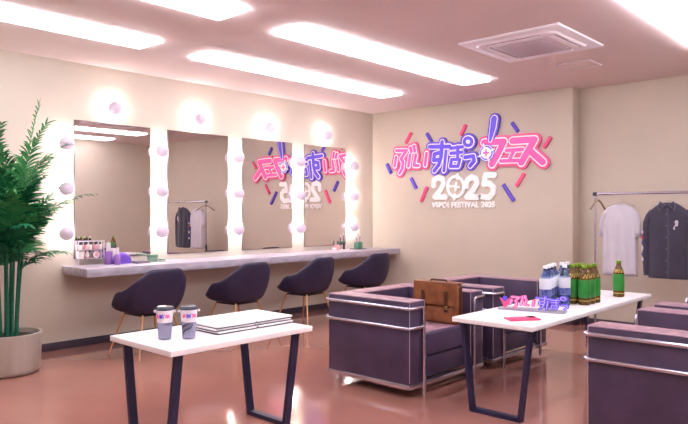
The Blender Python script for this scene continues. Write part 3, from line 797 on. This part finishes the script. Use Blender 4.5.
for z, hh, m in ((1.085, .03, 'patchwhite'), (1.035, .035, 'patchred'), (.985, .03, 'patchblue'), (.93, .045, 'patchwhite'), (.87, .03, 'patchblue'), (.82, .03, 'patchwhite')):
    MB().box((-.226, -.0335, z), (.016, .018, hh), .003).build('sleeve_patch', M[m], t)

# ------------------------------------------------------------------ potted palm
PX, PY = .56, -5.165
t = thing('potted_palm', 'tall green areca palm in a round grey pot at the left edge', 'plant', (PX, PY, 0))
MB().lathe([(.0, .0), (.205, .0), (.225, .012), (.238, .04), (.247, .30), (.247, .318), (.240, .322), (.228, .318), (.222, .28), (.0, .272)], seg=56).build('pot', M['pot'], t)
MB().lathe([(.0, .270), (.215, .272), (.21, .284), (.10, .292), (.0, .294)], seg=40).build('soil', M['soil'], t)
rnd = random.Random(3)
tops = []
for k in range(9):
    a = 2*PI*k/9+.3; r = .035+.06*rnd.random(); tz = 1.0+.22*rnd.random()
    x0_, y0_ = r*math.cos(a), r*math.sin(a)
    x1_, y1_ = x0_*1.5, y0_*1.7
    pts = [(x0_+(x1_-x0_)*u**1.5, y0_+(y1_-y0_)*u**1.5, .285+(tz-.285)*u) for u in [i/6 for i in range(7)]]
    MB().tube(pts, .013, 8, .009).build('stem', M['stem'], t)
    tops.append(V(pts[-1]))
def frond(p0, az, el, L, bend, m, ll=.24, seed=0):
    rr = random.Random(seed); n = 30; b = MB(); pts = [V(p0)]; dirs = []
    e = el
    for i in range(n):
        u = i/n; e = el-bend*(u**1.3)
        d = V((math.cos(az)*math.cos(e), math.sin(az)*math.cos(e), math.sin(e))); dirs.append(d)
        pts.append(pts[-1]+d*(L/n))
    dirs.append(dirs[-1])
    def cl(p):
        q = V(p); q.x = max(q.x, -PX+.02+.002*abs(math.sin(q.z*40))); return q
    b.tube([cl(p) for p in pts], .006, 6, .0015)
    for i in range(4, n+1):
        u = i/n; l = ll*(math.sin(min(1, .30+u*.78)*PI)**.6 if u < .97 else .55)*(1-.35*u)
        l = max(l, .07)
        d = dirs[i]; side = d.cross(V((0, 0, 1)))
        if side.length < .05: side = V((-math.sin(az), math.cos(az), 0))
        side.normalize(); upv = side.cross(d).normalized()
        for s in (-1, 1):
            for h_ in (0,):
                o_ = pts[i]-(d*(L/n)*h_)
                spread = (.95-.55*u)+rr.uniform(-.12, .12)
                ld = (d*math.cos(spread)+side*s*math.sin(spread)+upv*(.22+rr.uniform(-.1, .12))).normalized()
                w = .0125*(1-.3*u); wv = ld.cross(upv).normalized()
                q = []; c = V(o_); segs = 4; ring = []
                for k in range(segs+1):
                    uu = k/segs; ww = w*(.5, 1., .95, .6, .05)[k]
                    ring.append((cl(c-wv*ww), cl(c+wv*ww)))
                    ld = (ld+V((0, 0, -.16-.14*rr.random()))).normalized(); c = c+ld*(l/segs)
                vs = [(b.bm.verts.new(a_), b.bm.verts.new(b_)) for a_, b_ in ring]
                for k in range(segs):
                    b.bm.faces.new((vs[k][0], vs[k][1], vs[k+1][1], vs[k+1][0]))
    return b.build('frond', M[m], t, sharp=180, normals=False)
specs = []
NF = 34
for k in range(NF):
    tp = tops[k % 9]; lvl = k/(NF-1)
    az = 2*PI*k*.381966+.4
    el = math.radians(85-36*lvl+rnd.uniform(-5, 5)); L = 1.0-.42*lvl+rnd.uniform(-.07, .07)
    base = V((tp.x*(1-.4*lvl), tp.y*(1-.4*lvl), tp.z*(1.0-.26*lvl)))
    if math.cos(az) < -.2: L *= .8
    if math.sin(az) > .3: L *= .88
    if lvl > .6: L *= .85
    specs.append((base, az, el, L, .65+.6*lvl, 'leaf2' if (k % 3 == 0 or lvl < .3) else 'leaf', .27, k))
specs += [(tops[1], PI/2*.95, 1.53, 1.02, .22, 'leaf2', .24, 91), (tops[2], PI/2*.9, 1.1, .72, 1.05, 'leaf', .24, 92), (tops[6], -.3, 1.45, .98, .35, 'leaf2', .25, 97), (tops[8], -PI/2, 1.48, .92, .4, 'leaf2', .25, 99), (tops[0], PI/2, 1.35, .72, .6, 'leaf2', .25, 100), (tops[7], -PI*.6, 1.3, 1.0, .6, 'leaf2', .25, 98), (tops[3], -PI/2, 1.35, 1.0, .6, 'leaf2', .24, 93), (tops[5], -1.2, 1.3, .98, .7, 'leaf2', .24, 95), (tops[4], PI/2*1.1, .95, .66, 1.0, 'leaf', .26, 94)]
for s_ in specs: frond(*s_)

# ------------------------------------------------------------------ camera, world, view
cam = bpy.data.cameras.new('camera'); co = bpy.data.objects.new('camera', cam); C.objects.link(co)
co.location = (6.03994, -7.14971, 1.27355); co.rotation_euler = (PI/2+.00125, 0, .745315)
cam.sensor_width = 36; cam.lens = 648.4*36/688; cam.clip_start = .05
sc = bpy.context.scene; sc.camera = co
wd = bpy.data.worlds.new('world'); sc.world = wd; wd.use_nodes = True
wd.node_tree.nodes['Background'].inputs[0].default_value = (.5, .45, .5, 1); wd.node_tree.nodes['Background'].inputs[1].default_value = .2
sc.view_settings.view_transform = 'Standard'; sc.view_settings.look = 'None'; sc.view_settings.exposure = 1.95; sc.view_settings.gamma = 1
sc.view_settings.use_curve_mapping = False
sc.cycles.use_denoising = True
sc.cycles.max_bounces = 10; sc.cycles.diffuse_bounces = 6; sc.cycles.glossy_bounces = 5; sc.cycles.transmission_bounces = 8
sc.cycles.sample_clamp_indirect = 6
